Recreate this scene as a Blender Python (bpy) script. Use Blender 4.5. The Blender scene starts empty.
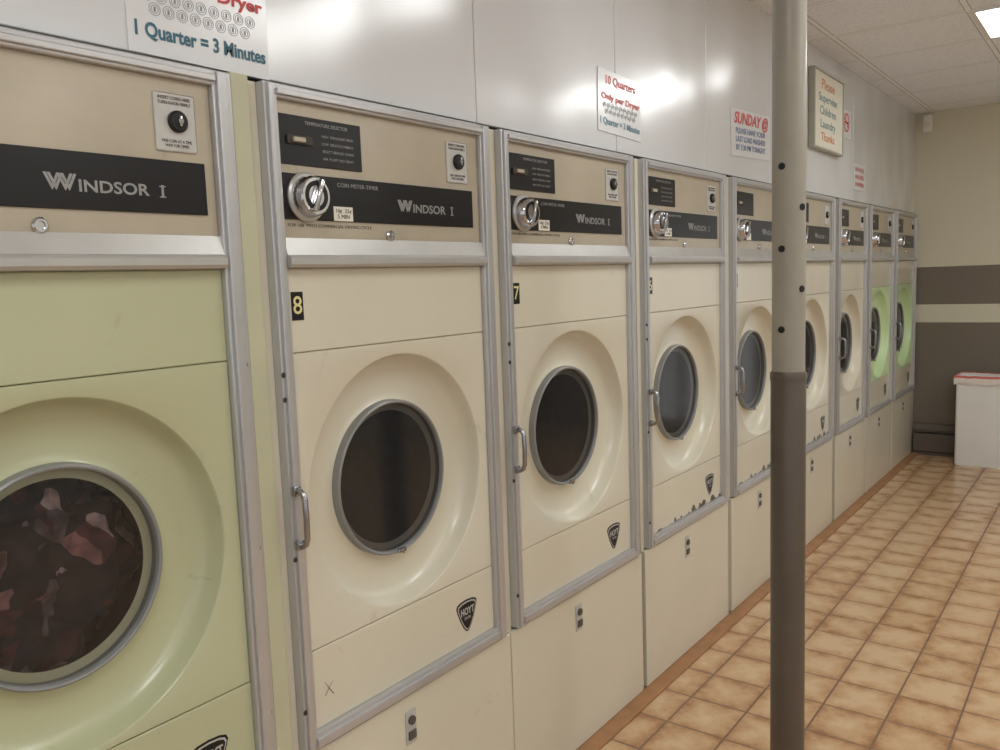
import bpy, bmesh, math, random
from mathutils import Vector, Matrix, noise
random.seed(4)
scene=bpy.context.scene
COL=bpy.context.collection
W=.735; ZB=.524; H=1.9; XB=7.30; HC=2.672
# ------------------------------------------------------------ materials
def lin(c):
    return tuple((v/255/12.92 if v/255<=.04045 else ((v/255+.055)/1.055)**2.4) for v in c)+(1,)
def newmat(name):
    m=bpy.data.materials.new(name);m.use_nodes=True
    nt=m.node_tree;b=nt.nodes["Principled BSDF"];return m,nt,b
def N(nt,t,**kw):
    n=nt.nodes.new(t)
    for k,v in kw.items():
        if k.startswith("i_"): n.inputs[k[2:].replace("_"," ")].default_value=v
        else: setattr(n,k,v)
    return n
def simple(name,rgb,rough=.4,metal=0,coat=0,var=.06,scale=6,bump=0,bscale=200,spec=.5,scuff=0):
    m,nt,b=newmat(name)
    c=lin(rgb)
    tc=N(nt,'ShaderNodeTexCoord');no=N(nt,'ShaderNodeTexNoise');no.inputs['Scale'].default_value=scale;no.inputs['Detail'].default_value=5
    nt.links.new(tc.outputs['Object'],no.inputs['Vector'])
    r=N(nt,'ShaderNodeValToRGB');r.color_ramp.elements[0].position=.3;r.color_ramp.elements[1].position=.7
    r.color_ramp.elements[0].color=tuple(v*(1-var) for v in c[:3])+(1,)
    r.color_ramp.elements[1].color=tuple(min(1,v*(1+var)) for v in c[:3])+(1,)
    nt.links.new(no.outputs['Fac'],r.inputs['Fac']);src=r.outputs['Color']
    if scuff:
        g=N(nt,'ShaderNodeNewGeometry')
        for (sc_,lo,hi,amt) in ((5,.62,.74,scuff),(16,.66,.72,scuff*.9)):
            n3=N(nt,'ShaderNodeTexNoise');n3.inputs['Scale'].default_value=sc_;n3.inputs['Detail'].default_value=9;n3.inputs['Roughness'].default_value=.75;n3.inputs['Distortion'].default_value=.6
            nt.links.new(g.outputs['Position'],n3.inputs['Vector'])
            r3=N(nt,'ShaderNodeValToRGB');r3.color_ramp.elements[0].position=lo;r3.color_ramp.elements[0].color=(0,0,0,1);r3.color_ramp.elements[1].position=hi;r3.color_ramp.elements[1].color=(amt,amt,amt,1)
            nt.links.new(n3.outputs['Fac'],r3.inputs['Fac'])
            mx=N(nt,'ShaderNodeMix',data_type='RGBA');nt.links.new(r3.outputs['Color'],mx.inputs['Factor']);nt.links.new(src,mx.inputs['A']);mx.inputs['B'].default_value=tuple(v*f for v,f in zip(c[:3],(.55,.47,.38)))+(1,)
            src=mx.outputs['Result']
    nt.links.new(src,b.inputs['Base Color'])
    b.inputs['Roughness'].default_value=rough;b.inputs['Metallic'].default_value=metal
    b.inputs['Coat Weight'].default_value=coat;b.inputs['Coat Roughness'].default_value=.15
    b.inputs['Specular IOR Level'].default_value=spec
    if bump:
        n2=N(nt,'ShaderNodeTexNoise');n2.inputs['Scale'].default_value=bscale;nt.links.new(tc.outputs['Object'],n2.inputs['Vector'])
        bp=N(nt,'ShaderNodeBump');bp.inputs['Strength'].default_value=bump;bp.inputs['Distance'].default_value=.002
        nt.links.new(n2.outputs['Fac'],bp.inputs['Height']);nt.links.new(bp.outputs['Normal'],b.inputs['Normal'])
    return m
CREAMC=(219,213,194)
CREAM=simple("cream_enamel",CREAMC,.28,coat=.45,var=.03,scale=3,scuff=.45)
GREEN=simple("green_enamel",(191,193,158),.3,coat=.4,var=.03,scale=3,scuff=.55)
LIME=simple("lime_enamel",(208,232,182),.33,coat=.3,var=.03,scale=3)
def chipped():
    m=simple("cream_enamel_chipped",CREAMC,.28,coat=.45,var=.03,scale=3)
    nt=m.node_tree;b=nt.nodes["Principled BSDF"]
    src=b.inputs['Base Color'].links[0].from_socket
    tc=N(nt,'ShaderNodeTexCoord');sp=N(nt,'ShaderNodeSeparateXYZ');nt.links.new(tc.outputs['Object'],sp.inputs[0])
    mr=N(nt,'ShaderNodeMapRange');mr.inputs['From Min'].default_value=.562;mr.inputs['From Max'].default_value=.605;mr.inputs['To Min'].default_value=.2;mr.inputs['To Max'].default_value=-.1
    nt.links.new(sp.outputs['Z'],mr.inputs['Value'])
    no=N(nt,'ShaderNodeTexNoise');no.inputs['Scale'].default_value=28;no.inputs['Detail'].default_value=4;nt.links.new(tc.outputs['Object'],no.inputs['Vector'])
    ad=N(nt,'ShaderNodeMath',operation='ADD');nt.links.new(mr.outputs[0],ad.inputs[0]);nt.links.new(no.outputs['Fac'],ad.inputs[1])
    gt=N(nt,'ShaderNodeMath',operation='GREATER_THAN');gt.inputs[1].default_value=.68;nt.links.new(ad.outputs[0],gt.inputs[0])
    mx=N(nt,'ShaderNodeMix',data_type='RGBA');nt.links.new(gt.outputs[0],mx.inputs['Factor']);nt.links.new(src,mx.inputs['A']);mx.inputs['B'].default_value=lin((70,52,42))
    nt.links.new(mx.outputs['Result'],b.inputs['Base Color']);return m
CHIP=chipped()
TAN=simple("tan_painted_metal",(185,174,154),.34,metal=.15,coat=.25,var=.06,scale=9,scuff=.6)
ALU=simple("brushed_aluminium",(198,198,200),.28,metal=.55,var=.025,scale=12)
LEDGE=simple("satin_aluminium",(190,189,186),.36,metal=.45,var=.04,scale=14)
CHROME=simple("chrome",(205,205,208),.14,metal=1,var=.03)
HANDLE=simple("handle_chrome",(170,170,175),.2,metal=1,var=.03)
GASKET=simple("grey_gasket",(140,141,140),.4,metal=.2,var=.04,scale=20)
BLACK=simple("black_plate",(27,25,27),.28,var=.1,scale=12,spec=.35)
DARK=simple("dark_recess",(14,13,13),.6)
DRUM=simple("drum_steel",(70,70,72),.45,metal=.3,var=.25,scale=40)
SILV=simple("silver_lettering",(156,155,154),.4,metal=.3,var=.16,scale=60)
BADGEL=simple("pale_badge_line",(196,195,192),.4,metal=.1,var=.05)
PLATE=simple("coin_plate_metal",(196,194,189),.4,metal=.15,var=.06,scale=20)
LATCH=simple("grey_latch_metal",(96,92,88),.4,metal=.3,var=.1)
GOLD=simple("yellow_numeral",(230,220,160),.45,var=.02)
INK=simple("dark_ink",(62,55,50),.6)
PAPER=simple("laminated_paper",(228,230,233),.22,coat=.7,var=.015)
LABELM=simple("label_white",(232,228,216),.4,var=.03)
RED=simple("red_ink",(206,76,80),.5,var=.05)
TEAL=simple("teal_ink",(60,110,130),.5,var=.05)
REDF=simple("faded_red_ink",(216,120,120),.5,var=.05)
TEALG=simple("faded_teal_blue_ink",(118,154,168),.5,var=.05)
BLUE=simple("blue_ink",(88,108,156),.5,var=.05)
ORANGE=simple("orange_ink",(222,142,102),.5,var=.05)
TEALF=simple("faded_teal_ink",(116,150,152),.5,var=.05)
GREYINK=simple("grey_ink",(146,148,152),.5,var=.05)
POLEC=simple("cream_pole_paint",(158,153,141),.4,coat=.2,var=.06,scale=8,bump=.2,bscale=60)
POLEB=simple("brown_pole_paint",(90,79,69),.4,coat=.15,var=.08,scale=10,bump=.2,bscale=60)
WOODT=simple("orange_brown_trim",(166,120,82),.4,var=.15,scale=12)
TAUPE=simple("taupe_metal",(98,90,82),.45,var=.04)
WHITEP=simple("white_plastic",(236,236,235),.4,var=.02)
FRAMEB=simple("beige_sign_frame",(174,172,158),.4,var=.06)
SIGNB=simple("beige_sign_board",(228,224,208),.4,var=.03)
LINER=simple("bin_liner",(232,222,216),.3,var=.05,scale=30)
LINR=simple("bin_liner_red_edge",(212,110,96),.35,var=.1,scale=30)
# glass : smoky, with a grey diffuse layer imitating reflected light
def glassmat(name,trans,haze,k):
    m,nt,b=newmat(name);nt.nodes.remove(b)
    out=nt.nodes["Material Output"];tr=N(nt,'ShaderNodeBsdfTransparent');tr.inputs[0].default_value=(trans,trans,trans*1.03,1)
    df=N(nt,'ShaderNodeBsdfDiffuse');df.inputs[0].default_value=(.43,.45,.48,1);m0=N(nt,'ShaderNodeMixShader');m0.inputs[0].default_value=haze
    gl=N(nt,'ShaderNodeBsdfGlossy');gl.inputs['Roughness'].default_value=.08;gl.inputs[0].default_value=(.86,.84,.82,1)
    fr=N(nt,'ShaderNodeFresnel');fr.inputs[0].default_value=1.7;pw=N(nt,'ShaderNodeMath',operation='MULTIPLY');pw.inputs[1].default_value=k
    mx=N(nt,'ShaderNodeMixShader')
    nt.links.new(tr.outputs[0],m0.inputs[1]);nt.links.new(df.outputs[0],m0.inputs[2]);nt.links.new(fr.outputs[0],pw.inputs[0])
    nt.links.new(pw.outputs[0],mx.inputs[0]);nt.links.new(m0.outputs[0],mx.inputs[1]);nt.links.new(gl.outputs[0],mx.inputs[2]);nt.links.new(mx.outputs[0],out.inputs[0])
    return m
GLASS=glassmat("door_glass",.45,.045,.72)
GLASSC=glassmat("clear_door_glass",.92,.02,.7)
# laundry
CLOTH,nt,b=newmat("mixed_laundry")
tc=N(nt,'ShaderNodeTexCoord');nd=N(nt,'ShaderNodeTexNoise');nd.inputs['Scale'].default_value=6;nd.inputs['Detail'].default_value=3
nt.links.new(tc.outputs['Object'],nd.inputs['Vector'])
va=N(nt,'ShaderNodeVectorMath',operation='MULTIPLY_ADD');va.inputs[1].default_value=(.16,.16,.16);nt.links.new(nd.outputs['Color'],va.inputs[0]);nt.links.new(tc.outputs['Object'],va.inputs[2])
vo=N(nt,'ShaderNodeTexVoronoi',feature='F1');vo.inputs['Scale'].default_value=24;nt.links.new(va.outputs[0],vo.inputs['Vector'])
sx=N(nt,'ShaderNodeSeparateColor');nt.links.new(vo.outputs['Color'],sx.inputs[0])
r=N(nt,'ShaderNodeValToRGB');cr=r.color_ramp;cr.interpolation='CONSTANT'
cr.elements[0].color=lin((54,44,48));cr.elements[1].position=.93;cr.elements[1].color=lin((206,180,176))
for p,c in ((.3,(98,54,60)),(.45,(52,46,54)),(.62,(162,114,112)),(.72,(46,38,44)),(.85,(122,108,110))):
    e=cr.elements.new(p);e.color=lin(c)
nt.links.new(sx.outputs[0],r.inputs['Fac'])
n2=N(nt,'ShaderNodeTexNoise');n2.inputs['Scale'].default_value=26;n2.inputs['Detail'].default_value=4;nt.links.new(tc.outputs['Object'],n2.inputs['Vector'])
r2=N(nt,'ShaderNodeValToRGB');r2.color_ramp.elements[0].position=.4;r2.color_ramp.elements[0].color=(.3,.28,.3,1);r2.color_ramp.elements[1].position=.62;r2.color_ramp.elements[1].color=(1.0,.95,.95,1);nt.links.new(n2.outputs['Fac'],r2.inputs['Fac'])
ml=N(nt,'ShaderNodeMix',data_type='RGBA',blend_type='MULTIPLY');ml.inputs['Factor'].default_value=1;nt.links.new(r.outputs['Color'],ml.inputs['A']);nt.links.new(r2.outputs['Color'],ml.inputs['B'])
nt.links.new(ml.outputs['Result'],b.inputs['Base Color']);b.inputs['Roughness'].default_value=.95
# white glossy wall panel
WALLP,nt,b=newmat("glossy_white_panel")
b.inputs['Base Color'].default_value=lin((221,223,226));b.inputs['Roughness'].default_value=.21;b.inputs['Coat Weight'].default_value=1;b.inputs['Coat Roughness'].default_value=.2;b.inputs['Coat IOR'].default_value=1.6
g=N(nt,'ShaderNodeNewGeometry');mp=N(nt,'ShaderNodeMapping');mp.inputs['Scale'].default_value=(1.2,1,1);nt.links.new(g.outputs['Position'],mp.inputs['Vector'])
no=N(nt,'ShaderNodeTexNoise');no.inputs['Scale'].default_value=1.35;no.inputs['Detail'].default_value=1
nt.links.new(mp.outputs[0],no.inputs['Vector']);bp=N(nt,'ShaderNodeBump');bp.inputs['Strength'].default_value=.8;bp.inputs['Distance'].default_value=.045
nt.links.new(no.outputs['Fac'],bp.inputs['Height']);nt.links.new(bp.outputs['Normal'],b.inputs['Normal']);nt.links.new(bp.outputs['Normal'],b.inputs['Coat Normal'])
# floor tiles
FLOOR,nt,b=newmat("terracotta_floor_tiles")
g=N(nt,'ShaderNodeNewGeometry')
def vm(op,a,bv=None):
    n=N(nt,'ShaderNodeVectorMath',operation=op);nt.links.new(a,n.inputs[0])
    if bv is not None: n.inputs[1].default_value=bv
    return n.outputs[0]
def mt(op,a,bb=None,c=None):
    n=N(nt,'ShaderNodeMath',operation=op)
    for i,v in enumerate((a,bb,c)):
        if v is None: continue
        if isinstance(v,(int,float)): n.inputs[i].default_value=v
        else: nt.links.new(v,n.inputs[i])
    return n.outputs[0]
v=vm('SUBTRACT',g.outputs['Position'],(.05,.05,0));v=vm('MULTIPLY',v,(5,5,0))
fl=vm('FLOOR',v);fra=vm('FRACTION',v);ce=vm('SUBTRACT',fra,(.5,.5,0));ab=vm('ABSOLUTE',ce)
sp=N(nt,'ShaderNodeSeparateXYZ');nt.links.new(ab,sp.inputs[0])
e0=mt('MULTIPLY',mt('MAXIMUM',sp.outputs[0],sp.outputs[1]),2)
no=N(nt,'ShaderNodeTexNoise');no.inputs['Scale'].default_value=13;no.inputs['Detail'].default_value=7;no.inputs['Roughness'].default_value=.66;nt.links.new(g.outputs['Position'],no.inputs['Vector'])
wn=N(nt,'ShaderNodeTexWhiteNoise');nt.links.new(fl,wn.inputs['Vector'])
e1=mt('ADD',mt('MULTIPLY',mt('POWER',e0,1.6),.75),mt('MULTIPLY',mt('SUBTRACT',no.outputs['Fac'],.5),1.7))
e1=mt('ADD',e1,mt('MULTIPLY',mt('SUBTRACT',wn.outputs['Value'],.5),.4))
r=N(nt,'ShaderNodeValToRGB');cr=r.color_ramp;cr.elements[0].position=.0;cr.elements[0].color=lin((212,182,146));cr.elements[1].position=1.0;cr.elements[1].color=lin((165,120,84))
e=cr.elements.new(.5);e.color=lin((199,162,123))
nt.links.new(e1,r.inputs['Fac'])
gr=mt('GREATER_THAN',e0,.968)
mx=N(nt,'ShaderNodeMix',data_type='RGBA');nt.links.new(gr,mx.inputs['Factor']);nt.links.new(r.outputs['Color'],mx.inputs['A']);mx.inputs['B'].default_value=lin((122,96,74))
nt.links.new(mx.outputs['Result'],b.inputs['Base Color'])
rr=mt('ADD',mt('MULTIPLY',gr,.4),.22);nt.links.new(rr,b.inputs['Roughness'])
bp=N(nt,'ShaderNodeBump');bp.inputs['Strength'].default_value=.35;bp.inputs['Distance'].default_value=.003
hh=mt('ADD',mt('SUBTRACT',1,gr),mt('MULTIPLY',no.outputs['Fac'],.3));nt.links.new(hh,bp.inputs['Height']);nt.links.new(bp.outputs['Normal'],b.inputs['Normal'])
# ceiling tiles
CEIL,nt,b=newmat("acoustic_ceiling_tiles")
g=N(nt,'ShaderNodeNewGeometry')
v=vm('SUBTRACT',g.outputs['Position'],(5.18-.61*20,-.70-.61*20,0));v=vm('DIVIDE',v,(.61,.61,1));fra=vm('FRACTION',v);ce=vm('SUBTRACT',fra,(.5,.5,0));ab=vm('ABSOLUTE',ce)
sp=N(nt,'ShaderNodeSeparateXYZ');nt.links.new(ab,sp.inputs[0]);e0=mt('MAXIMUM',sp.outputs[0],sp.outputs[1])
ln=mt('GREATER_THAN',e0,.482);sh=mt('GREATER_THAN',e0,.474)
no=N(nt,'ShaderNodeTexNoise');no.inputs['Scale'].default_value=90;no.inputs['Detail'].default_value=4;nt.links.new(g.outputs['Position'],no.inputs['Vector'])
r=N(nt,'ShaderNodeValToRGB');r.color_ramp.elements[0].position=.35;r.color_ramp.elements[0].color=lin((232,236,242));r.color_ramp.elements[1].position=.55;r.color_ramp.elements[1].color=lin((246,250,255))
nt.links.new(no.outputs['Fac'],r.inputs['Fac'])
m1=N(nt,'ShaderNodeMix',data_type='RGBA');nt.links.new(sh,m1.inputs['Factor']);nt.links.new(r.outputs['Color'],m1.inputs['A']);m1.inputs['B'].default_value=lin((185,184,182))
m2=N(nt,'ShaderNodeMix',data_type='RGBA');nt.links.new(ln,m2.inputs['Factor']);nt.links.new(m1.outputs['Result'],m2.inputs['A']);m2.inputs['B'].default_value=lin((248,250,252))
nt.links.new(m2.outputs['Result'],b.inputs['Base Color']);b.inputs['Roughness'].default_value=.8
# back wall with painted stripes
BACK,nt,b=newmat("striped_painted_wall")
g=N(nt,'ShaderNodeNewGeometry');sp=N(nt,'ShaderNodeSeparateXYZ');nt.links.new(g.outputs['Position'],sp.inputs[0])
z=mt('DIVIDE',sp.outputs[2],3)
r=N(nt,'ShaderNodeValToRGB');r.color_ramp.interpolation='CONSTANT';cr=r.color_ramp
cr.elements[0].position=0;cr.elements[0].color=lin((122,112,101));cr.elements[1].position=1.049/3;cr.elements[1].color=lin((218,214,194))
for p,c in ((1.192,(122,112,101)),(1.477,(218,214,194))):
    e=cr.elements.new(p/3);e.color=lin(c)
nt.links.new(z,r.inputs['Fac']);nt.links.new(r.outputs['Color'],b.inputs['Base Color']);b.inputs['Roughness'].default_value=.55
LAMP,nt,b=newmat("fluorescent_diffuser");b.inputs['Emission Color'].default_value=(.965,.993,.992,1);b.inputs['Emission Strength'].default_value=9.4;b.inputs['Base Color'].default_value=(1,1,1,1)
# ------------------------------------------------------------ geometry helpers
def add_box(bm,x0,x1,y0,y1,z0,z1,bev=0,seg=2):
    r=bmesh.ops.create_cube(bm,size=1);vs=r['verts']
    for v in vs:
        v.co=Vector((x0+(v.co.x+.5)*(x1-x0),y0+(v.co.y+.5)*(y1-y0),z0+(v.co.z+.5)*(z1-z0)))
    if bev:
        es=list({e for v in vs for e in v.link_edges})
        bmesh.ops.bevel(bm,geom=es,offset=bev,segments=seg,affect='EDGES',profile=.5)
def lathe(bm,prof,seg=48,c=(0,0,0),axis='Y'):
    rings=[]
    for (r,h) in prof:
        ring=[]
        if r<1e-6:
            v=bm.verts.new(Vector(c)+(Vector((0,h,0)) if axis=='Y' else Vector((0,0,h))));ring=[v]
        else:
            for i in range(seg):
                a=2*math.pi*i/seg
                o=Vector((r*math.cos(a),h,r*math.sin(a))) if axis=='Y' else Vector((r*math.cos(a),r*math.sin(a),h))
                ring.append(bm.verts.new(Vector(c)+o))
        rings.append(ring)
    for A,B in zip(rings,rings[1:]):
        for i in range(seg):
            j=(i+1)%seg
            if len(A)==1 and len(B)==1: continue
            if len(A)==1: bm.faces.new((A[0],B[i],B[j]))
            elif len(B)==1: bm.faces.new((A[i],B[0],A[j]))
            else: bm.faces.new((A[i],B[i],B[j],A[j]))
def tube(bm,pts,r,seg=10):
    rings=[]
    n=len(pts);P=[Vector(p) for p in pts]
    for i,p in enumerate(P):
        t=(P[min(i+1,n-1)]-P[max(i-1,0)]).normalized()
        s=t.cross(Vector((1,0,0)));
        if s.length<.01: s=t.cross(Vector((0,0,1)))
        s.normalize();u=t.cross(s)
        rings.append([bm.verts.new(p+r*(math.cos(2*math.pi*k/seg)*s+math.sin(2*math.pi*k/seg)*u)) for k in range(seg)])
    for A,B in zip(rings,rings[1:]):
        for i in range(seg): bm.faces.new((A[i],A[(i+1)%seg],B[(i+1)%seg],B[i]))
    bm.faces.new(rings[0]);bm.faces.new(rings[-1])
CACHE={}
def mesh(key,fn,mat,smooth=False,angle=40):
    k=(key,mat.name)
    if k in CACHE: return CACHE[k]
    bm=bmesh.new();fn(bm);bmesh.ops.recalc_face_normals(bm,faces=bm.faces[:])
    if key in("porthole_glass",):
        bm.faces.ensure_lookup_table()
        if bm.faces[0].normal.y>0: bmesh.ops.reverse_faces(bm,faces=bm.faces[:])
    me=bpy.data.meshes.new(key);bm.to_mesh(me);bm.free()
    me.materials.append(mat)
    if smooth:
        for p in me.polygons: p.use_smooth=True
        me.set_sharp_from_angle(angle=math.radians(angle))
    CACHE[k]=me;return me
def part(name,me,parent=None,loc=(0,0,0),rot=(0,0,0),label=None):
    o=bpy.data.objects.new(name,me);COL.objects.link(o);o.location=loc;o.rotation_euler=rot
    if parent: o.parent=parent
    if label: o["label"]=label
    return o
def thing(name,label,cat,loc=(0,0,0),group=None,me=None,rot=(0,0,0)):
    o=bpy.data.objects.new(name,me);COL.objects.link(o);o.location=loc;o.rotation_euler=rot
    o["label"]=label;o["category"]=cat
    if group:o["group"]=group
    if me is None:o.empty_display_size=.1
    return o
def struct(name,fn,mat):
    o=part(name,mesh(name,fn,mat));o["kind"]="structure";return o
TC={}
def text(name,body,size,mat,parent,loc,width=None,bold=0,align='CENTER',rot=0,space=1,shear=0):
    k=(body,size,mat.name,width,bold,align,space,shear)
    if k not in TC:
        c=bpy.data.curves.new("lettering",'FONT');c.body=body;c.size=size;c.align_x=align;c.align_y='CENTER';c.offset=bold;c.extrude=.0002;c.resolution_u=3
        c.space_character=space;c.shear=shear
        o=bpy.data.objects.new("tmp",c);COL.objects.link(o);bpy.context.view_layer.update()
        dg=bpy.context.evaluated_depsgraph_get()
        me=bpy.data.meshes.new_from_object(o.evaluated_get(dg));bpy.data.objects.remove(o)
        if width:
            xs=[v.co.x for v in me.vertices];s=width/(max(xs)-min(xs))
            for v in me.vertices: v.co.x*=s
        me.materials.clear();me.materials.append(mat);me.name="lettering";TC[k]=me
    return part(name,TC[k],parent,loc,(math.pi/2,rot,0))
# ------------------------------------------------------------ room
struct("floor",lambda bm:add_box(bm,-3,XB+.1,-4.6,.9,-.1,0),FLOOR)
struct("ceiling",lambda bm:add_box(bm,-3,XB+.1,-4.6,.9,HC,HC+.1),CEIL)
DY0,DY1,DZ=-2.7,-1.15,2.1
def f_wb(bm):
    add_box(bm,XB,XB+.1,DY1,.9,0,HC);add_box(bm,XB,XB+.1,-4.6,DY0,0,HC);add_box(bm,XB,XB+.1,DY0,DY1,DZ,HC)
struct("wall_back",f_wb,BACK)
def f_dr(bm):
    for y in (DY0,(DY0+DY1)/2-.04,DY1-.08): add_box(bm,XB+.02,XB+.08,y,y+.08,0,DZ,.004)
    for z0,z1 in ((0,.12),(.95,1.03),(DZ-.08,DZ)): add_box(bm,XB+.025,XB+.075,DY0,DY1,z0,z1,.004)
struct("added_door_1",f_dr,ALU)  # unseen glass door, added so the dryer glass has brightness to reflect
RW=simple("beige_paint",(208,207,197),.6,var=.03)
def f_wr(bm):
    add_box(bm,1.2,XB,-4.7,-4.6,0,HC);add_box(bm,-3,1.2,-4.7,-4.6,0,.7);add_box(bm,-3,1.2,-4.7,-4.6,2.4,HC);add_box(bm,-3,-2.8,-4.7,-4.6,.7,2.4)
struct("wall_right",f_wr,RW)
def f_wf(bm):
    add_box(bm,-3.1,-3,-4.6,.9,0,.5);add_box(bm,-3.1,-3,-4.6,.9,2.5,HC);add_box(bm,-3.1,-3,-4.6,-4.4,.5,2.5);add_box(bm,-3.1,-3,.0,.9,.5,2.5)
struct("wall_front",f_wf,RW)
def f_w1(bm):
    for y in (-4.4,-2.9,-1.45,-.05): add_box(bm,-3.08,-3.02,y,y+.05,.5,2.5,.004)
    for z in (.5,2.45): add_box(bm,-3.08,-3.02,-4.4,0,z,z+.05,.004)
struct("added_window_1",f_w1,ALU)  # unseen storefront window, added to let in fill light
def f_w2(bm):
    for x in (-2.8,-1.45,-.1,1.15): add_box(bm,x,x+.05,-4.68,-4.62,.7,2.4,.004)
    for z in (.7,2.35): add_box(bm,-2.8,1.2,-4.68,-4.62,z,z+.05,.004)
struct("added_window_2",f_w2,ALU)  # out-of-view side window, added for more daylight fill
def wl(bm):
    xs=[-3,-2.6,-1.86,-1.12,-.38,.36,1.088,1.76,2.505,3.246,3.99,4.73,5.47,6.21,6.95,XB]
    for a,c in zip(xs,xs[1:]): add_box(bm,a+.0016,c-.0016,.03,.045,1.912,HC,.0015,1)
struct("wall_left",wl,WALLP)
struct("trim_1",lambda bm:add_box(bm,-3,XB,.047,.06,1.905,HC),DARK)
struct("wall_behind",lambda bm:add_box(bm,-3,XB,.8,.9,0,HC),RW)
struct("trim_2",lambda bm:add_box(bm,-.6,XB,-.05,.012,0,.01,.003),WOODT)
# ------------------------------------------------------------ dryers
CX,CZ=.360,1.044
def f_body(bm):
    y0=.02
    add_box(bm,-.024,.0,y0,.75,0,H,.002);add_box(bm,W,W+.022,y0,.75,0,H,.002)
    add_box(bm,0,W,y0+.02,.75,H-.02,H);add_box(bm,0,W,.73,.75,.1,H-.02);add_box(bm,0,W,y0+.05,.73,.48,.5)
def f_frame(bm):
    for a,c in ((0,.034),(W-.042,W)):
        add_box(bm,a,c,-.002,.036,ZB,H,.003)
        add_box(bm,a+.007,c-.012,-.009,.0,ZB+.002,H-.002,.003)
    for a,c in ((ZB,.56),(1.872,H)):
        add_box(bm,.03,W-.038,-.0025,.036,a,c,.003);add_box(bm,.03,W-.038,-.009,.0,a+.006,c-.01,.002)
def f_panel(bm): add_box(bm,.034,W-.042,.010,.03,1.598,1.874,.003)
def f_ledge(bm):
    pr=[(.03,1.602),(.006,1.602),(-.003,1.568),(-.010,1.565),(-.013,1.561),(-.013,1.549),(-.009,1.543),(.03,1.540)]
    a=[bm.verts.new((.034,y,z)) for y,z in pr];c=[bm.verts.new((W-.042,y,z)) for y,z in pr]
    n=len(pr)
    for i in range(n): bm.faces.new((a[i],a[(i+1)%n],c[(i+1)%n],c[i]))
    bm.faces.new(a);bm.faces.new(c)
def f_upper(bm): add_box(bm,.034,W-.042,.012,.03,1.3705,1.541,.002)
def f_lower(bm): add_box(bm,.034,W-.042,.012,.03,.56,.7335,.002)
def f_door(bm):
    x0,x1,z0,z1=.034,W-.042,.735,1.369
    seg=144;prof=[(.299,.012),(.2975,.0128),(.296,.016),(.294,.024),(.291,.036),(.286,.049),(.279,.058),(.268,.0635),(.252,.066),(.23,.067),(.205,.0665),(.191,.065),(.187,.062),(.185,.064),(.16,.066)]
    angs=sorted([2*math.pi*i/seg for i in range(seg)]+[math.atan2(z-CZ,x-CX)%(2*math.pi) for x in(x0,x1) for z in (z0,z1)])
    def rect(a,ins=0,y=.012):
        dx,dz=math.cos(a),math.sin(a);t=1e9
        if dx>1e-9:t=min(t,(x1-ins-CX)/dx)
        if dx<-1e-9:t=min(t,(x0+ins-CX)/dx)
        if dz>1e-9:t=min(t,(z1-ins-CZ)/dz)
        if dz<-1e-9:t=min(t,(z0+ins-CZ)/dz)
        return bm.verts.new((CX+t*dx,y,CZ+t*dz))
    rings=[[rect(a,0,.03) for a in angs],[rect(a,0,.0145) for a in angs],[rect(a,.002,.012) for a in angs]]
    for r,y in prof: rings.append([bm.verts.new((CX+r*math.cos(a),y,CZ+r*math.sin(a))) for a in angs])
    n=len(angs)
    for A,B in zip(rings,rings[1:]):
        for i in range(n): bm.faces.new((A[i],A[(i+1)%n],B[(i+1)%n],B[i]))
def f_ring(bm): lathe(bm,[(.1875,.066),(.187,.050),(.1855,.044),(.182,.0415),(.1785,.043),(.177,.047),(.1765,.052),(.1765,.066)],96)
def f_glass(bm): lathe(bm,[(0,.052),(.177,.052)],96)
def f_clip(bm): add_box(bm,-.014,.014,.037,.045,-.187,-.176,.003);add_box(bm,-.003,.003,.035,.039,-.189,-.180,.001)
def f_drum(bm):
    lathe(bm,[(.182,.07),(.29,.085),(.29,.62),(0,.64)],64)
def f_handle(bm):
    pts=[(0,.0,.056),(0,-.014,.058),(0,-.025,.052),(0,-.030,.040),(0,-.031,.0),(0,-.030,-.040),(0,-.025,-.052),(0,-.014,-.058),(0,0,-.056)]
    tube(bm,pts,.0065,12)
    add_box(bm,-.009,.009,-.010,.001,.046,.066,.002);add_box(bm,-.009,.009,-.010,.001,-.066,-.046,.002)
def f_disp(bm): add_box(bm,-.115,.115,-.003,.0,-.049,.049,.001)
def f_name(bm): add_box(bm,-.313,.313,-.0035,.0,-.046,.046,.001)
def f_skirt(bm): lathe(bm,[(0.050,0),(.050,-.004),(.046,-.008),(0,-.008)],48)
def f_knob(bm):
    n=48;rings=[]
    for r,h,kk in ((.043,-.006,0),(.042,-.012,1),(.040,-.028,1),(.036,-.032,0),(.026,-.032,0)):
        rings.append([bm.verts.new(((r-(.0018 if kk and i%2 else 0))*math.cos(2*math.pi*i/n),h,(r-(.0018 if kk and i%2 else 0))*math.sin(2*math.pi*i/n))) for i in range(n)])
    for A,B in zip(rings,rings[1:]):
        for i in range(n): bm.faces.new((A[i],B[i],B[(i+1)%n],A[(i+1)%n]))
    bm.faces.new(rings[-1])
    add_box(bm,-.006,.006,-.043,-.030,-.034,.034,.003)
def f_kface(bm): lathe(bm,[(.030,0),(.030,-.001),(.021,-.001),(.021,0)],32)
def f_coin(bm): add_box(bm,-.041,.041,-.003,0,-.05,.05,.003)
def f_coinslot(bm): lathe(bm,[(.019,0),(.019,-.006),(.016,-.009),(0,-.009)],32)
def f_slotbar(bm): add_box(bm,-.0025,.0025,-.014,-.008,-.009,.009,.001);lathe(bm,[(.006,-.008),(.005,-.014),(0,-.014)],16)
def f_lock(bm): lathe(bm,[(.013,0),(.013,-.005),(.010,-.008),(.007,-.008),(.006,-.005),(0,-.005)],24)
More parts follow.
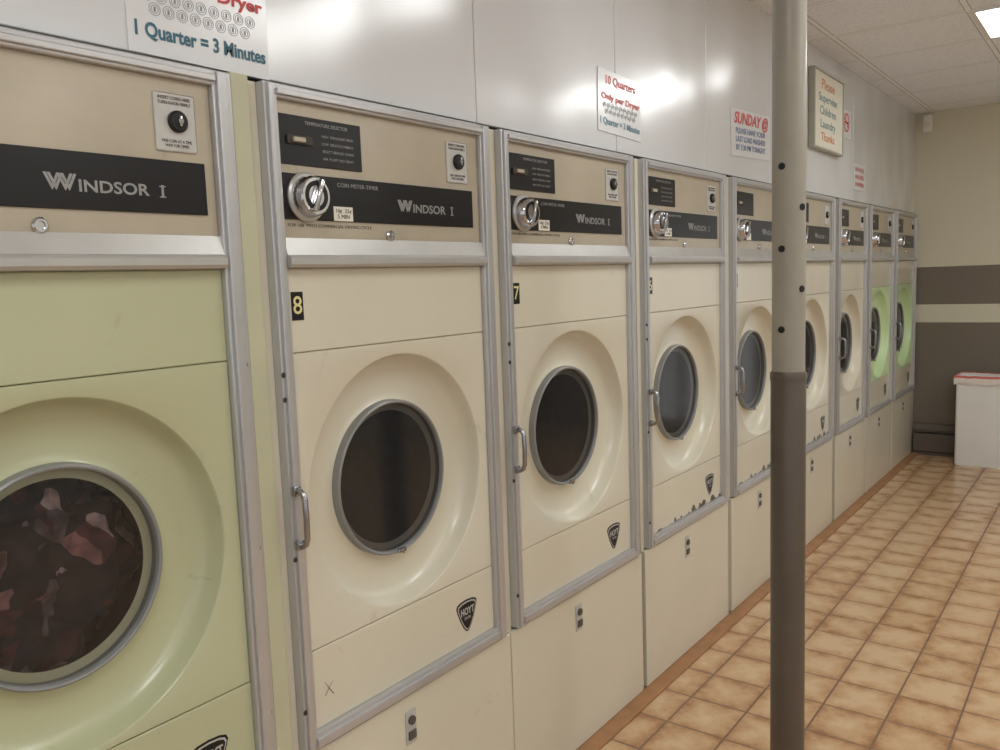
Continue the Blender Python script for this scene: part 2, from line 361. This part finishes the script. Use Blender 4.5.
def f_screw(bm): lathe(bm,[(.0055,0),(.005,-.002),(0,-.003)],12)
def f_scuff(bm):
    for a,l in ((.6,.022),(-.75,.018)):
        s,c=math.sin(a),math.cos(a);t=.0009
        vs=[bm.verts.new((x*c-z*s,0,x*s+z*c)) for x,z in ((-t,-l),(t,-l),(t*.4,l),(-t*.4,l))];bm.faces.new(vs)
def shield(s):
    pts=[(-.039,.016),(-.043,.028),(-.039,.036),(-.025,.041),(0,.043),(.025,.041),(.039,.036),(.043,.028),(.039,.016),(.029,-.008),(.016,-.030),(.006,-.041),(0,-.043),(-.006,-.041),(-.016,-.030),(-.029,-.008)]
    return [(x*s,(z+.001)*s) for x,z in pts]
def f_sh(s,d,hole=0):
    def f(bm):
        p=shield(s);a=[bm.verts.new((x,0,z)) for x,z in p];c=[bm.verts.new((x,-d,z)) for x,z in p];n=len(p)
        for i in range(n): bm.faces.new((a[i],a[(i+1)%n],c[(i+1)%n],c[i]))
        bm.faces.new(c);bm.faces.new(a)
    return f
def f_kick(bm): add_box(bm,-.024,W+.022,.004,.02,.012,.519,.002)
def f_klock(bm): add_box(bm,-.019,.019,-.003,0,-.042,.042,.002)
def f_kdot(bm):
    lathe(bm,[(.011,0),(.011,-.006),(0,-.007)],20,(0,0,.018));add_box(bm,-.013,.013,-.005,0,-.030,-.008,.002)
def f_num(bm): add_box(bm,-.0155,.0155,-.0012,0,-.029,.029)
def f_label(bm): add_box(bm,-.028,.028,-.001,0,-.015,.015)
def f_slide(bm): add_box(bm,-.034,.034,-.005,0,-.009,.009,.002)
def f_slidetip(bm): add_box(bm,-.016,.016,-.011,-.004,-.005,.005,.002)
def f_side(bm): add_box(bm,-.001,.040,.006,.3,0,H+.005,.002)
def dryer(k,L,R,col,label,number=None,timer=True,doorcol=None,chip=False,detail=2):
    root=thing("dryer",label,"clothes dryer",(L,0,0),"row of coin-operated dryers")
    root.scale=((R-L)/W,1,1)
    doorcol=doorcol or col
    P=lambda n,key,fn,mat,par=root,loc=(0,0,0),sm=False,lab=None,rot=(0,0,0): part(n,mesh(key,fn,mat,sm),par,loc,rot,lab)
    P("body","dryer_body",f_body,col);P("frame","dryer_frame",f_frame,ALU,lab="brushed aluminium frame around the dryer front")
    cp=P("control_panel","control_panel",f_panel,TAN,lab="tan painted metal control panel")
    P("ledge_rail","ledge_rail",f_ledge,LEDGE,lab="satin aluminium ledge rail")
    P("upper_panel","upper_panel",f_upper,col);P("lower_panel","lower_panel",f_lower,CHIP if chip else col)
    dr=P("door","dryer_door",f_door,doorcol,sm=True)
    P("porthole_ring","porthole_ring",f_ring,GASKET,dr,(CX,0,CZ),True,"grey gasket ring")
    P("porthole_glass","porthole_glass",f_glass,GLASSC if k==-1 else GLASS,dr,(CX,0,CZ),False,"dark round glass")
    if k!=-1: P("ring_clip","ring_clip",f_clip,HANDLE,dr,(CX+.01,0,CZ))
    P("handle","door_handle",f_handle,HANDLE,dr,(.009,-.008,1.038),True,"metal pull handle")
    P("drum","dryer_drum",f_drum,DRUM,root,(CX,0,CZ),True,"dark steel drum interior")
    npt=P("nameplate","nameplate",f_name,BLACK,cp,(.349,.010,1.685),lab="black nameplate band")
    if k==-1:
        npt.scale=(1.04,1,1);npt.location.x=.345
    zz=-.006
    text("lettering","INDSOR",.027,SILV,npt,(.140,-.0042,zz-.003),bold=.0005,width=.120)
    for q in (0,.006): text("lettering","W",.038,SILV,npt,(.050+q,-.0042-q*.02,zz+.001),width=.046,bold=.0002)
    text("lettering","I",.028,SILV,npt,(.226,-.0042,zz-.003),bold=.0008)
    for dz in (-.0105,.0075): part("serif",mesh("serif_bar",lambda bm:add_box(bm,-.006,.006,-.0005,0,-.001,.001),SILV),npt,(.226,-.0040,zz-.0015+dz))
    tbl=P("coin_plate","coin_plate",f_coin,PLATE,cp,(.605 if k!=-1 else .617,.010,1.797),lab="pale metal coin plate")
    P("coin_knob","coin_knob",f_coinslot,BLACK,tbl,(.003,-.003,.002),True)
    P("coin_lever","coin_lever",f_slotbar,CHROME,tbl,(.003,-.003,.002),True)
    if detail>1:
        text("lettering","INSERT COINS HERE\nTURN KNOB FIRMLY",.0085,INK,tbl,(0,-.0035,.037),width=.066)
        text("lettering","ONE COIN AT A TIME\nWAIT FOR TIMER",.0078,INK,tbl,(0,-.0035,-.036),width=.06)
    P("lock","panel_lock",f_lock,CHROME,cp,(.348 if k!=-1 else .362,.010,1.612),True)
    if timer:
        dp=P("display_plate","display_plate",f_disp,BLACK,cp,(.153,.010,1.797),lab="black instruction plate")
        P("slide_switch","slide_switch",f_slide,INK,dp,(-.062,-.003,0),lab="small selector slide")
        P("switch_tip","switch_tip",f_slidetip,TAN,dp,(-.068,-.003,0))
        kn=P("timer_skirt","timer_skirt",f_skirt,LEDGE,cp,(.100,.006,1.685),True,"satin metal dial skirt")
        kk=P("timer_knob","timer_knob",f_knob,CHROME,cp,(.100,.006,1.685),True,"round chrome timer knob",(0,.35,0))
        P("knob_face","knob_face",f_kface,BLACK,kk,(0,-.0322,0))
        lb=P("timer_label","timer_label",f_label,LABELM,cp,(.202,.0062,1.655),lab="small white price label")
        if detail>1:
            text("lettering","TEMPERATURE SELECTOR",.010,SILV,dp,(.015,-.0035,.036),width=.12)
            for i,t in enumerate(("HIGH  PERMANENT PRESS","LOW  DELICATE FABRICS","SELECT BEFORE COINS","AIR FLUFF NO HEAT")):
                text("lettering",t,.0075,SILV,dp,(.045,-.0035,.014-.015*i),width=.09)
            text("lettering","COIN METER-TIMER",.012,SILV,npt,(-.098,-.0042,.030),width=.125)
            text("lettering","10¢  25¢\n5 MIN",.012,INK,lb,(0,-.0015,0),width=.045)
            text("lettering","FOR USE WITH COMMERCIAL DRYING CYCLE",.009,INK,cp,(.17,.0096,1.628),width=.24)
    if number:
        ns=P("number_plate","number_plate",f_num,BLACK,root,(.063,.012,1.465),lab="small black number plate")
        text("numeral",number,.052,GOLD,ns,(0,-.0016,0),bold=.0002)
    bd=P("badge","badge_rim",f_sh(1,.0012),BLACK,root,(.575,.012,.633) if k!=-1 else (.588,.012,.618),lab="dark shield badge with pale outline")
    P("badge_line","badge_line",f_sh(.90,.0018),BADGEL,bd);P("badge_face","badge_face",f_sh(.82,.0024),BLACK,bd)
    text("lettering","HOYT",.026,BADGEL,bd,(0,-.0030,.013),width=.056,bold=.0007)
    text("lettering","DRYER",.010,BADGEL,bd,(0,-.0030,-.005),width=.026)
    if k==0: P("scuff_mark","scuff_mark",f_scuff,INK,root,(.085,.0112,.638),lab="dark crossed scratch mark")
    kp=P("kick_panel","kick_panel",f_kick,col)
    kl=P("kick_lock_plate","kick_lock_plate",f_klock,PLATE,kp,(.33,.004,.44),lab="small metal latch plate")
    P("latch_knob","latch_knob",f_kdot,LATCH,kl,(0,-.003,0),True)
    if detail>1:
        for z in (1.36,1.0,.66):
            P("screw","frame_screw",f_screw,CHROME,root,(W-.012,-.002,z),True)
        for z in (1.33,1.28,.95,.62):
            P("screw","frame_screw",f_screw,INK,root,(.004,-.002,z),True)
    return root
Ls=[1.057,1.819,2.634,3.450,4.261,5.070,5.80,6.555]
Rs=[1.769,2.561,3.368,4.165,4.968,5.721,6.488,7.270]
d9=dryer(-1,.272,.985,GREEN,"pale green coin dryer with dark clothes tumbling behind its round window",None,False)
sp_=part("side_panel",mesh("side_panel",f_side,simple("green_cream_enamel",(194,193,164),.35,coat=.3)),d9,(W+.006,0,0))
labs=["cream coin dryer with number eight plate and chrome timer knob","cream coin dryer with number seven plate and dark window",
"cream coin dryer with chipped paint along its lower panel","cream coin dryer with chipped lower edge and round window","cream coin dryer with round window and silver frame",
"cream coin dryer with round window and silver frame","cream coin dryer with a lime green door surround","cream coin dryer with lime green door beside the end wall"]
for i in range(8):
    dryer(i,Ls[i],Rs[i],CREAM,labs[i],{0:"8",1:"7",2:"6",3:"5"}.get(i),True,LIME if i>=6 else None,i in (2,3,4),2 if i<3 else 1)
# laundry load : folded, crumpled mass of cloth
def f_load(bm):
    bmesh.ops.create_icosphere(bm,subdivisions=6,radius=1)
    for v in bm.verts:
        n=v.co.normalized();p=n*2.3
        d=noise.ridged_multi_fractal(p+Vector((3,1,7)),.9,2.1,3,1.0,2.0)*.09+noise.noise(n*2.6)*.16
        v.co=Vector((n.x,n.y*.80,n.z))*(.80+d-.1)
    for v in bm.verts: v.co*=.266
ld=thing("laundry_load","dark mixed laundry with pink and maroon patches tumbling inside dryer","clothing",(.272+CX*(.713/W),.262,CZ-.02),None,mesh("laundry_load",f_load,CLOTH,True,80))
ld["kind"]="stuff"
# ------------------------------------------------------------ wall signs
WY=.029
def sign_board(w,h,d=.002,bev=.0004,up=0):
    return lambda bm:add_box(bm,-w/2,w/2,-d,0,-h/2+up,h/2,bev,1)
def f_coinring(bm):
    for r in (.0110,.0072): lathe(bm,[(r,0),(r,-.0004),(r-.0010,-.0004),(r-.0010,0)],20)
    add_box(bm,-.002,.002,-.0004,0,-.004,.004)
def quarter_sign(x,z,rot,sc,red,teal):
    s=thing("notice_sign","laminated white coin price notice with red and teal lettering","sign",(x,WY,z),None,mesh("price_notice",sign_board(.292,.25,up=.018),PAPER),(0,rot,0))
    s.scale=(1,1,sc)
    text("lettering","10 Quarters",.044,red,s,(0,-.003,.088),width=.2,bold=.0008)
    text("lettering","Only per Dryer",.032,red,s,(.004,-.003,.025),width=.262,bold=.0010)
    for r in range(2):
        for i in range(9 if r==0 else 8):
            part("coin_drawing",mesh("coin_drawing",f_coinring,GREYINK),s,(-.106+.0265*i+(.013 if r else 0),-.0022,-.006-.0225*r))
    text("lettering","1 Quarter = 3 Minutes",.035,teal,s,(0,-.003,-.067),width=.270,bold=.0010)
    return s
quarter_sign(.953,2.018,.01,1,RED,TEAL)
quarter_sign(2.53,2.055,.03,.85,REDF,TEALG)
s=thing("notice_sign","white paper notice with red heading and blue writing","sign",(3.74,WY,2.105),None,mesh("notice_paper",sign_board(.48,.2),PAPER),(0,-.04,0))
text("lettering","SUNDAY @",.066,RED,s,(-.0,-.003,.06),width=.42,bold=.0018,shear=.3)
for i,t in enumerate(("PLEASE HAVE YOUR","LAST LOAD WASHED","BY 7:30 PM TONIGHT")): text("lettering",t,.034,BLUE,s,(-.01,-.003,.008-.035*i),width=.36,bold=.0003,shear=.1)
fs=thing("framed_sign","beige framed sign with orange heading and teal lettering","sign",(4.85,WY,2.345))
part("frame",mesh("sign_frame",lambda bm:[add_box(bm,-.28,.28,-.035,0,-.205,-.194,.003),add_box(bm,-.28,.28,-.035,0,.194,.205,.003),add_box(bm,-.28,-.268,-.035,0,-.195,.195,.003),add_box(bm,.268,.28,-.035,0,-.195,.195,.003)],FRAMEB),fs)
bd=part("board",mesh("sign_board",lambda bm:add_box(bm,-.27,.27,-.028,0,-.196,.196),SIGNB),fs)
for t,z,m,sz,w in (("Please",.135,ORANGE,.075,.24),("Supervise",.065,TEALF,.062,.34),("Children",-.002,TEALF,.062,.30),("Laundry",-.07,TEALF,.062,.28),("Thanks",-.138,ORANGE,.062,.25)):
    text("lettering",t,sz,m,bd,(-.02,-.029,z),width=w,bold=.0004)
ns=thing("prohibition_sign","small white no smoking sign with red circle","sign",(5.30,WY,2.345),None,mesh("small_sign",sign_board(.2,.15*1.1,.004),PAPER))
part("red_ring",mesh("red_ring",lambda bm:[lathe(bm,[(.055,0),(.055,-.001),(.044,-.001),(.044,0)],32)],RED),ns,(0,-.0042,.01))
part("slash",mesh("slash",lambda bm:add_box(bm,-.046,.046,-.001,0,-.005,.005),RED),ns,(0,-.0044,.01),(0,.78,0))
part("cigarette",mesh("cigarette",lambda bm:add_box(bm,-.035,.035,-.001,0,-.005,.005),INK),ns,(0,-.0042,.01))
s=thing("notice_sign","small white notice with red handwriting","sign",(5.62,WY,2.06),None,mesh("small_notice",sign_board(.27,.16),PAPER))
for i,t in enumerate(("NOTICE","NO DYEING","IN DRYERS")): text("lettering",t,.038,RED,s,(0,-.003,.045-.045*i),width=.2)
# ------------------------------------------------------------ pole
px,py=2.127,-.658;rU,rL=.0405,.0435
pole=thing("support_pole","steel support pole painted cream above and dark brown below","pole",(px,py,0))
part("lower_tube",mesh("lower_tube",lambda bm:lathe(bm,[(0,.006),(rL,.006),(rL,1.225),(rL-.002,1.23),(rU-.004,1.23)],48,axis='Z'),POLEB,True),pole,label="dark brown lower tube")
part("collar",mesh("collar",lambda bm:lathe(bm,[(rU-.002,1.224),(rL+.0015,1.224),(rL+.0015,1.242),(rU+.001,1.248),(rU-.002,1.248)],48,axis='Z'),POLEB,True),pole)
part("upper_tube",mesh("upper_tube",lambda bm:lathe(bm,[(rU-.006,1.2),(rU,1.2),(rU,HC-.001),(0,HC-.001)],48,axis='Z'),POLEC,True),pole,label="cream upper tube with adjustment holes")
part("base_plate",mesh("base_plate",lambda bm:add_box(bm,-.075,.075,-.075,.075,0,.01,.002),POLEB),pole)
vd=math.atan2(py+1.342,px)
hole=mesh("bolt_hole",lambda bm:lathe(bm,[(.0085,.0),(.0085,-.0022),(.0075,-.003),(.0,-.0015)],20),DARK,True)
for j,zz in enumerate((1.755,1.655,1.555,1.455,1.355)):
    a=vd+math.pi+(math.radians(-24) if j%2==0 else math.radians(50))
    o=part("bolt_hole",hole,pole,(math.cos(a)*(rU-.0005),math.sin(a)*(rU-.0005),zz),(0,0,a+math.pi/2))
# ------------------------------------------------------------ back wall things
hb=thing("baseboard_heater","dark taupe metal baseboard heater along the end wall","heater",(XB,-1.1,0))
def f_heat(bm):
    pr=[(0,.0),(-.05,.0),(-.05,.02),(-.065,.035),(-.065,.17),(-.05,.19),(-.055,.205),(-.03,.245),(0,.25)]
    a=[bm.verts.new((x,0,z)) for x,z in pr];c=[bm.verts.new((x,1.09,z)) for x,z in pr];n=len(pr)
    for i in range(n): bm.faces.new((a[i],a[(i+1)%n],c[(i+1)%n],c[i]))
    bm.faces.new(a);bm.faces.new(c)
part("casing",mesh("heater_casing",f_heat,TAUPE),hb)
part("grille_slot",mesh("grille_slot",lambda bm:add_box(bm,-.0655,-.05,.03,1.08,.176,.186),DARK),hb)
ms=thing("motion_sensor","small white motion sensor high on the end wall","sensor",(XB,-.06,2.585))
part("housing",mesh("sensor_housing",lambda bm:add_box(bm,-.04,0,-.032,.032,-.065,.065,.012,3),WHITEP,True),ms)
part("lens",mesh("sensor_lens",lambda bm:add_box(bm,-.046,-.038,-.022,.022,-.03,.01,.003),SIGNB),ms)
bn=thing("waste_bin","white square waste bin with pale liner edged in red","bin",(7.095,-.55,0))
BD=.62
def f_bin(bm):
    hb_,ht=.206,.212;Z=.66
    def ring(h,z,n=6,r=.02):
        vs=[]
        for cx,cy,a0 in ((1,1,0),(-1,1,90),(-1,-1,180),(1,-1,270)):
            for i in range(n+1):
                a=math.radians(a0+90*i/n);vs.append(bm.verts.new(((cx*(h-r)+r*math.cos(a))*BD,cy*(h-r)+r*math.sin(a),z)))
        return vs
    R_=[ring(hb_-.005,0),ring(hb_,.01),ring(ht-.006,Z-.02),ring(ht+.004,Z-.018),ring(ht+.004,Z),ring(ht-.004,Z),ring(ht-.014,Z-.02),ring(hb_-.012,.02)]
    for A,B in zip(R_,R_[1:]):
        n=len(A)
        for i in range(n): bm.faces.new((A[i],A[(i+1)%n],B[(i+1)%n],B[i]))
    bm.faces.new(R_[0]);bm.faces.new(R_[-1])
def f_rows(spec,seed):
    def f(bm):
        h=.216;rnd=random.Random(seed);rows=[];pts=[];n=14
        for s_ in range(4):
            for i in range(n):
                t=-h+2*h*i/n
                pts.append({0:(t,-h),1:(h,t),2:(-t,h),3:(-h,-t)}[s_])
        offs=[rnd.uniform(-.009,.009) for _ in pts]
        for (sc,z,o) in spec:
            rows.append([bm.verts.new((x*(sc+offs[i]*.6)*BD,y*(sc+offs[i]*.6),z+offs[i]*o)) for i,(x,y) in enumerate(pts)])
        for A,B in zip(rows,rows[1:]):
            m=len(A)
            for i in range(m): bm.faces.new((A[i],A[(i+1)%m],B[(i+1)%m],B[i]))
    return f
part("bin_body",mesh("bin_body",f_bin,WHITEP,True),bn)
part("bin_liner",mesh("bin_liner",f_rows(((1.02,.612,1.2),(1.025,.64,.6),(1.018,.668,.3),(.97,.672,.3),(.93,.62,.3),(.9,.40,.3)),2),LINER,True,60),bn,label="crinkled pale bin liner folded over the rim")
part("liner_edge",mesh("liner_edge",f_rows(((1.026,.661,.3),(1.026,.672,.3),(.99,.678,.3),(.968,.673,.3)),2),LINR,True,60),bn,label="thin red liner edge")
# ------------------------------------------------------------ lights
def fixture(x0,y0,x1,y1,power):
    t=thing("ceiling_light","recessed fluorescent ceiling light with white diffuser","light",((x0+x1)/2,(y0+y1)/2,HC),"fluorescent ceiling lights")
    wx,wy=(x1-x0)/2,(y1-y0)/2
    part("frame",mesh("light_frame",lambda bm:[add_box(bm,-wx,wx,-wy,-wy+.025,-.012,-.001,.002),add_box(bm,-wx,wx,wy-.025,wy,-.012,-.001,.002),add_box(bm,-wx,-wx+.025,-wy,wy,-.012,-.001,.002),add_box(bm,wx-.025,wx,-wy,wy,-.012,-.001,.002)],WHITEP),t)
    part("diffuser",mesh("light_diffuser",lambda bm:add_box(bm,-wx+.02,wx-.02,-wy+.02,wy-.02,-.008,-.001),LAMP),t)
for X0 in (-.31,2.13,4.57):
    for Y0 in (-1.92,-4.36):  # row nearer the right wall is unseen, added for fill
        fixture(X0,Y0,X0+.61,Y0+1.22,0)
w=bpy.data.worlds.new("w");scene.world=w;w.use_nodes=True;w.node_tree.nodes["Background"].inputs[0].default_value=(.98,.99,1,1);w.node_tree.nodes["Background"].inputs[1].default_value=.85
# ------------------------------------------------------------ camera
cd=bpy.data.cameras.new("camera");cam=bpy.data.objects.new("camera",cd);COL.objects.link(cam)
M=Matrix(((.59838,-.80041,-.03573),(.11121,.03882,.99304),(-.79345,-.59819,.11224))).transposed()
cam.rotation_mode='QUATERNION';cam.rotation_quaternion=M.to_quaternion();cam.location=(0,-1.342,1.5018)
cd.sensor_width=36;cd.lens=30.04;cd.clip_start=.02
scene.camera=cam
scene.view_settings.view_transform='Standard'
scene.view_settings.exposure=-.13
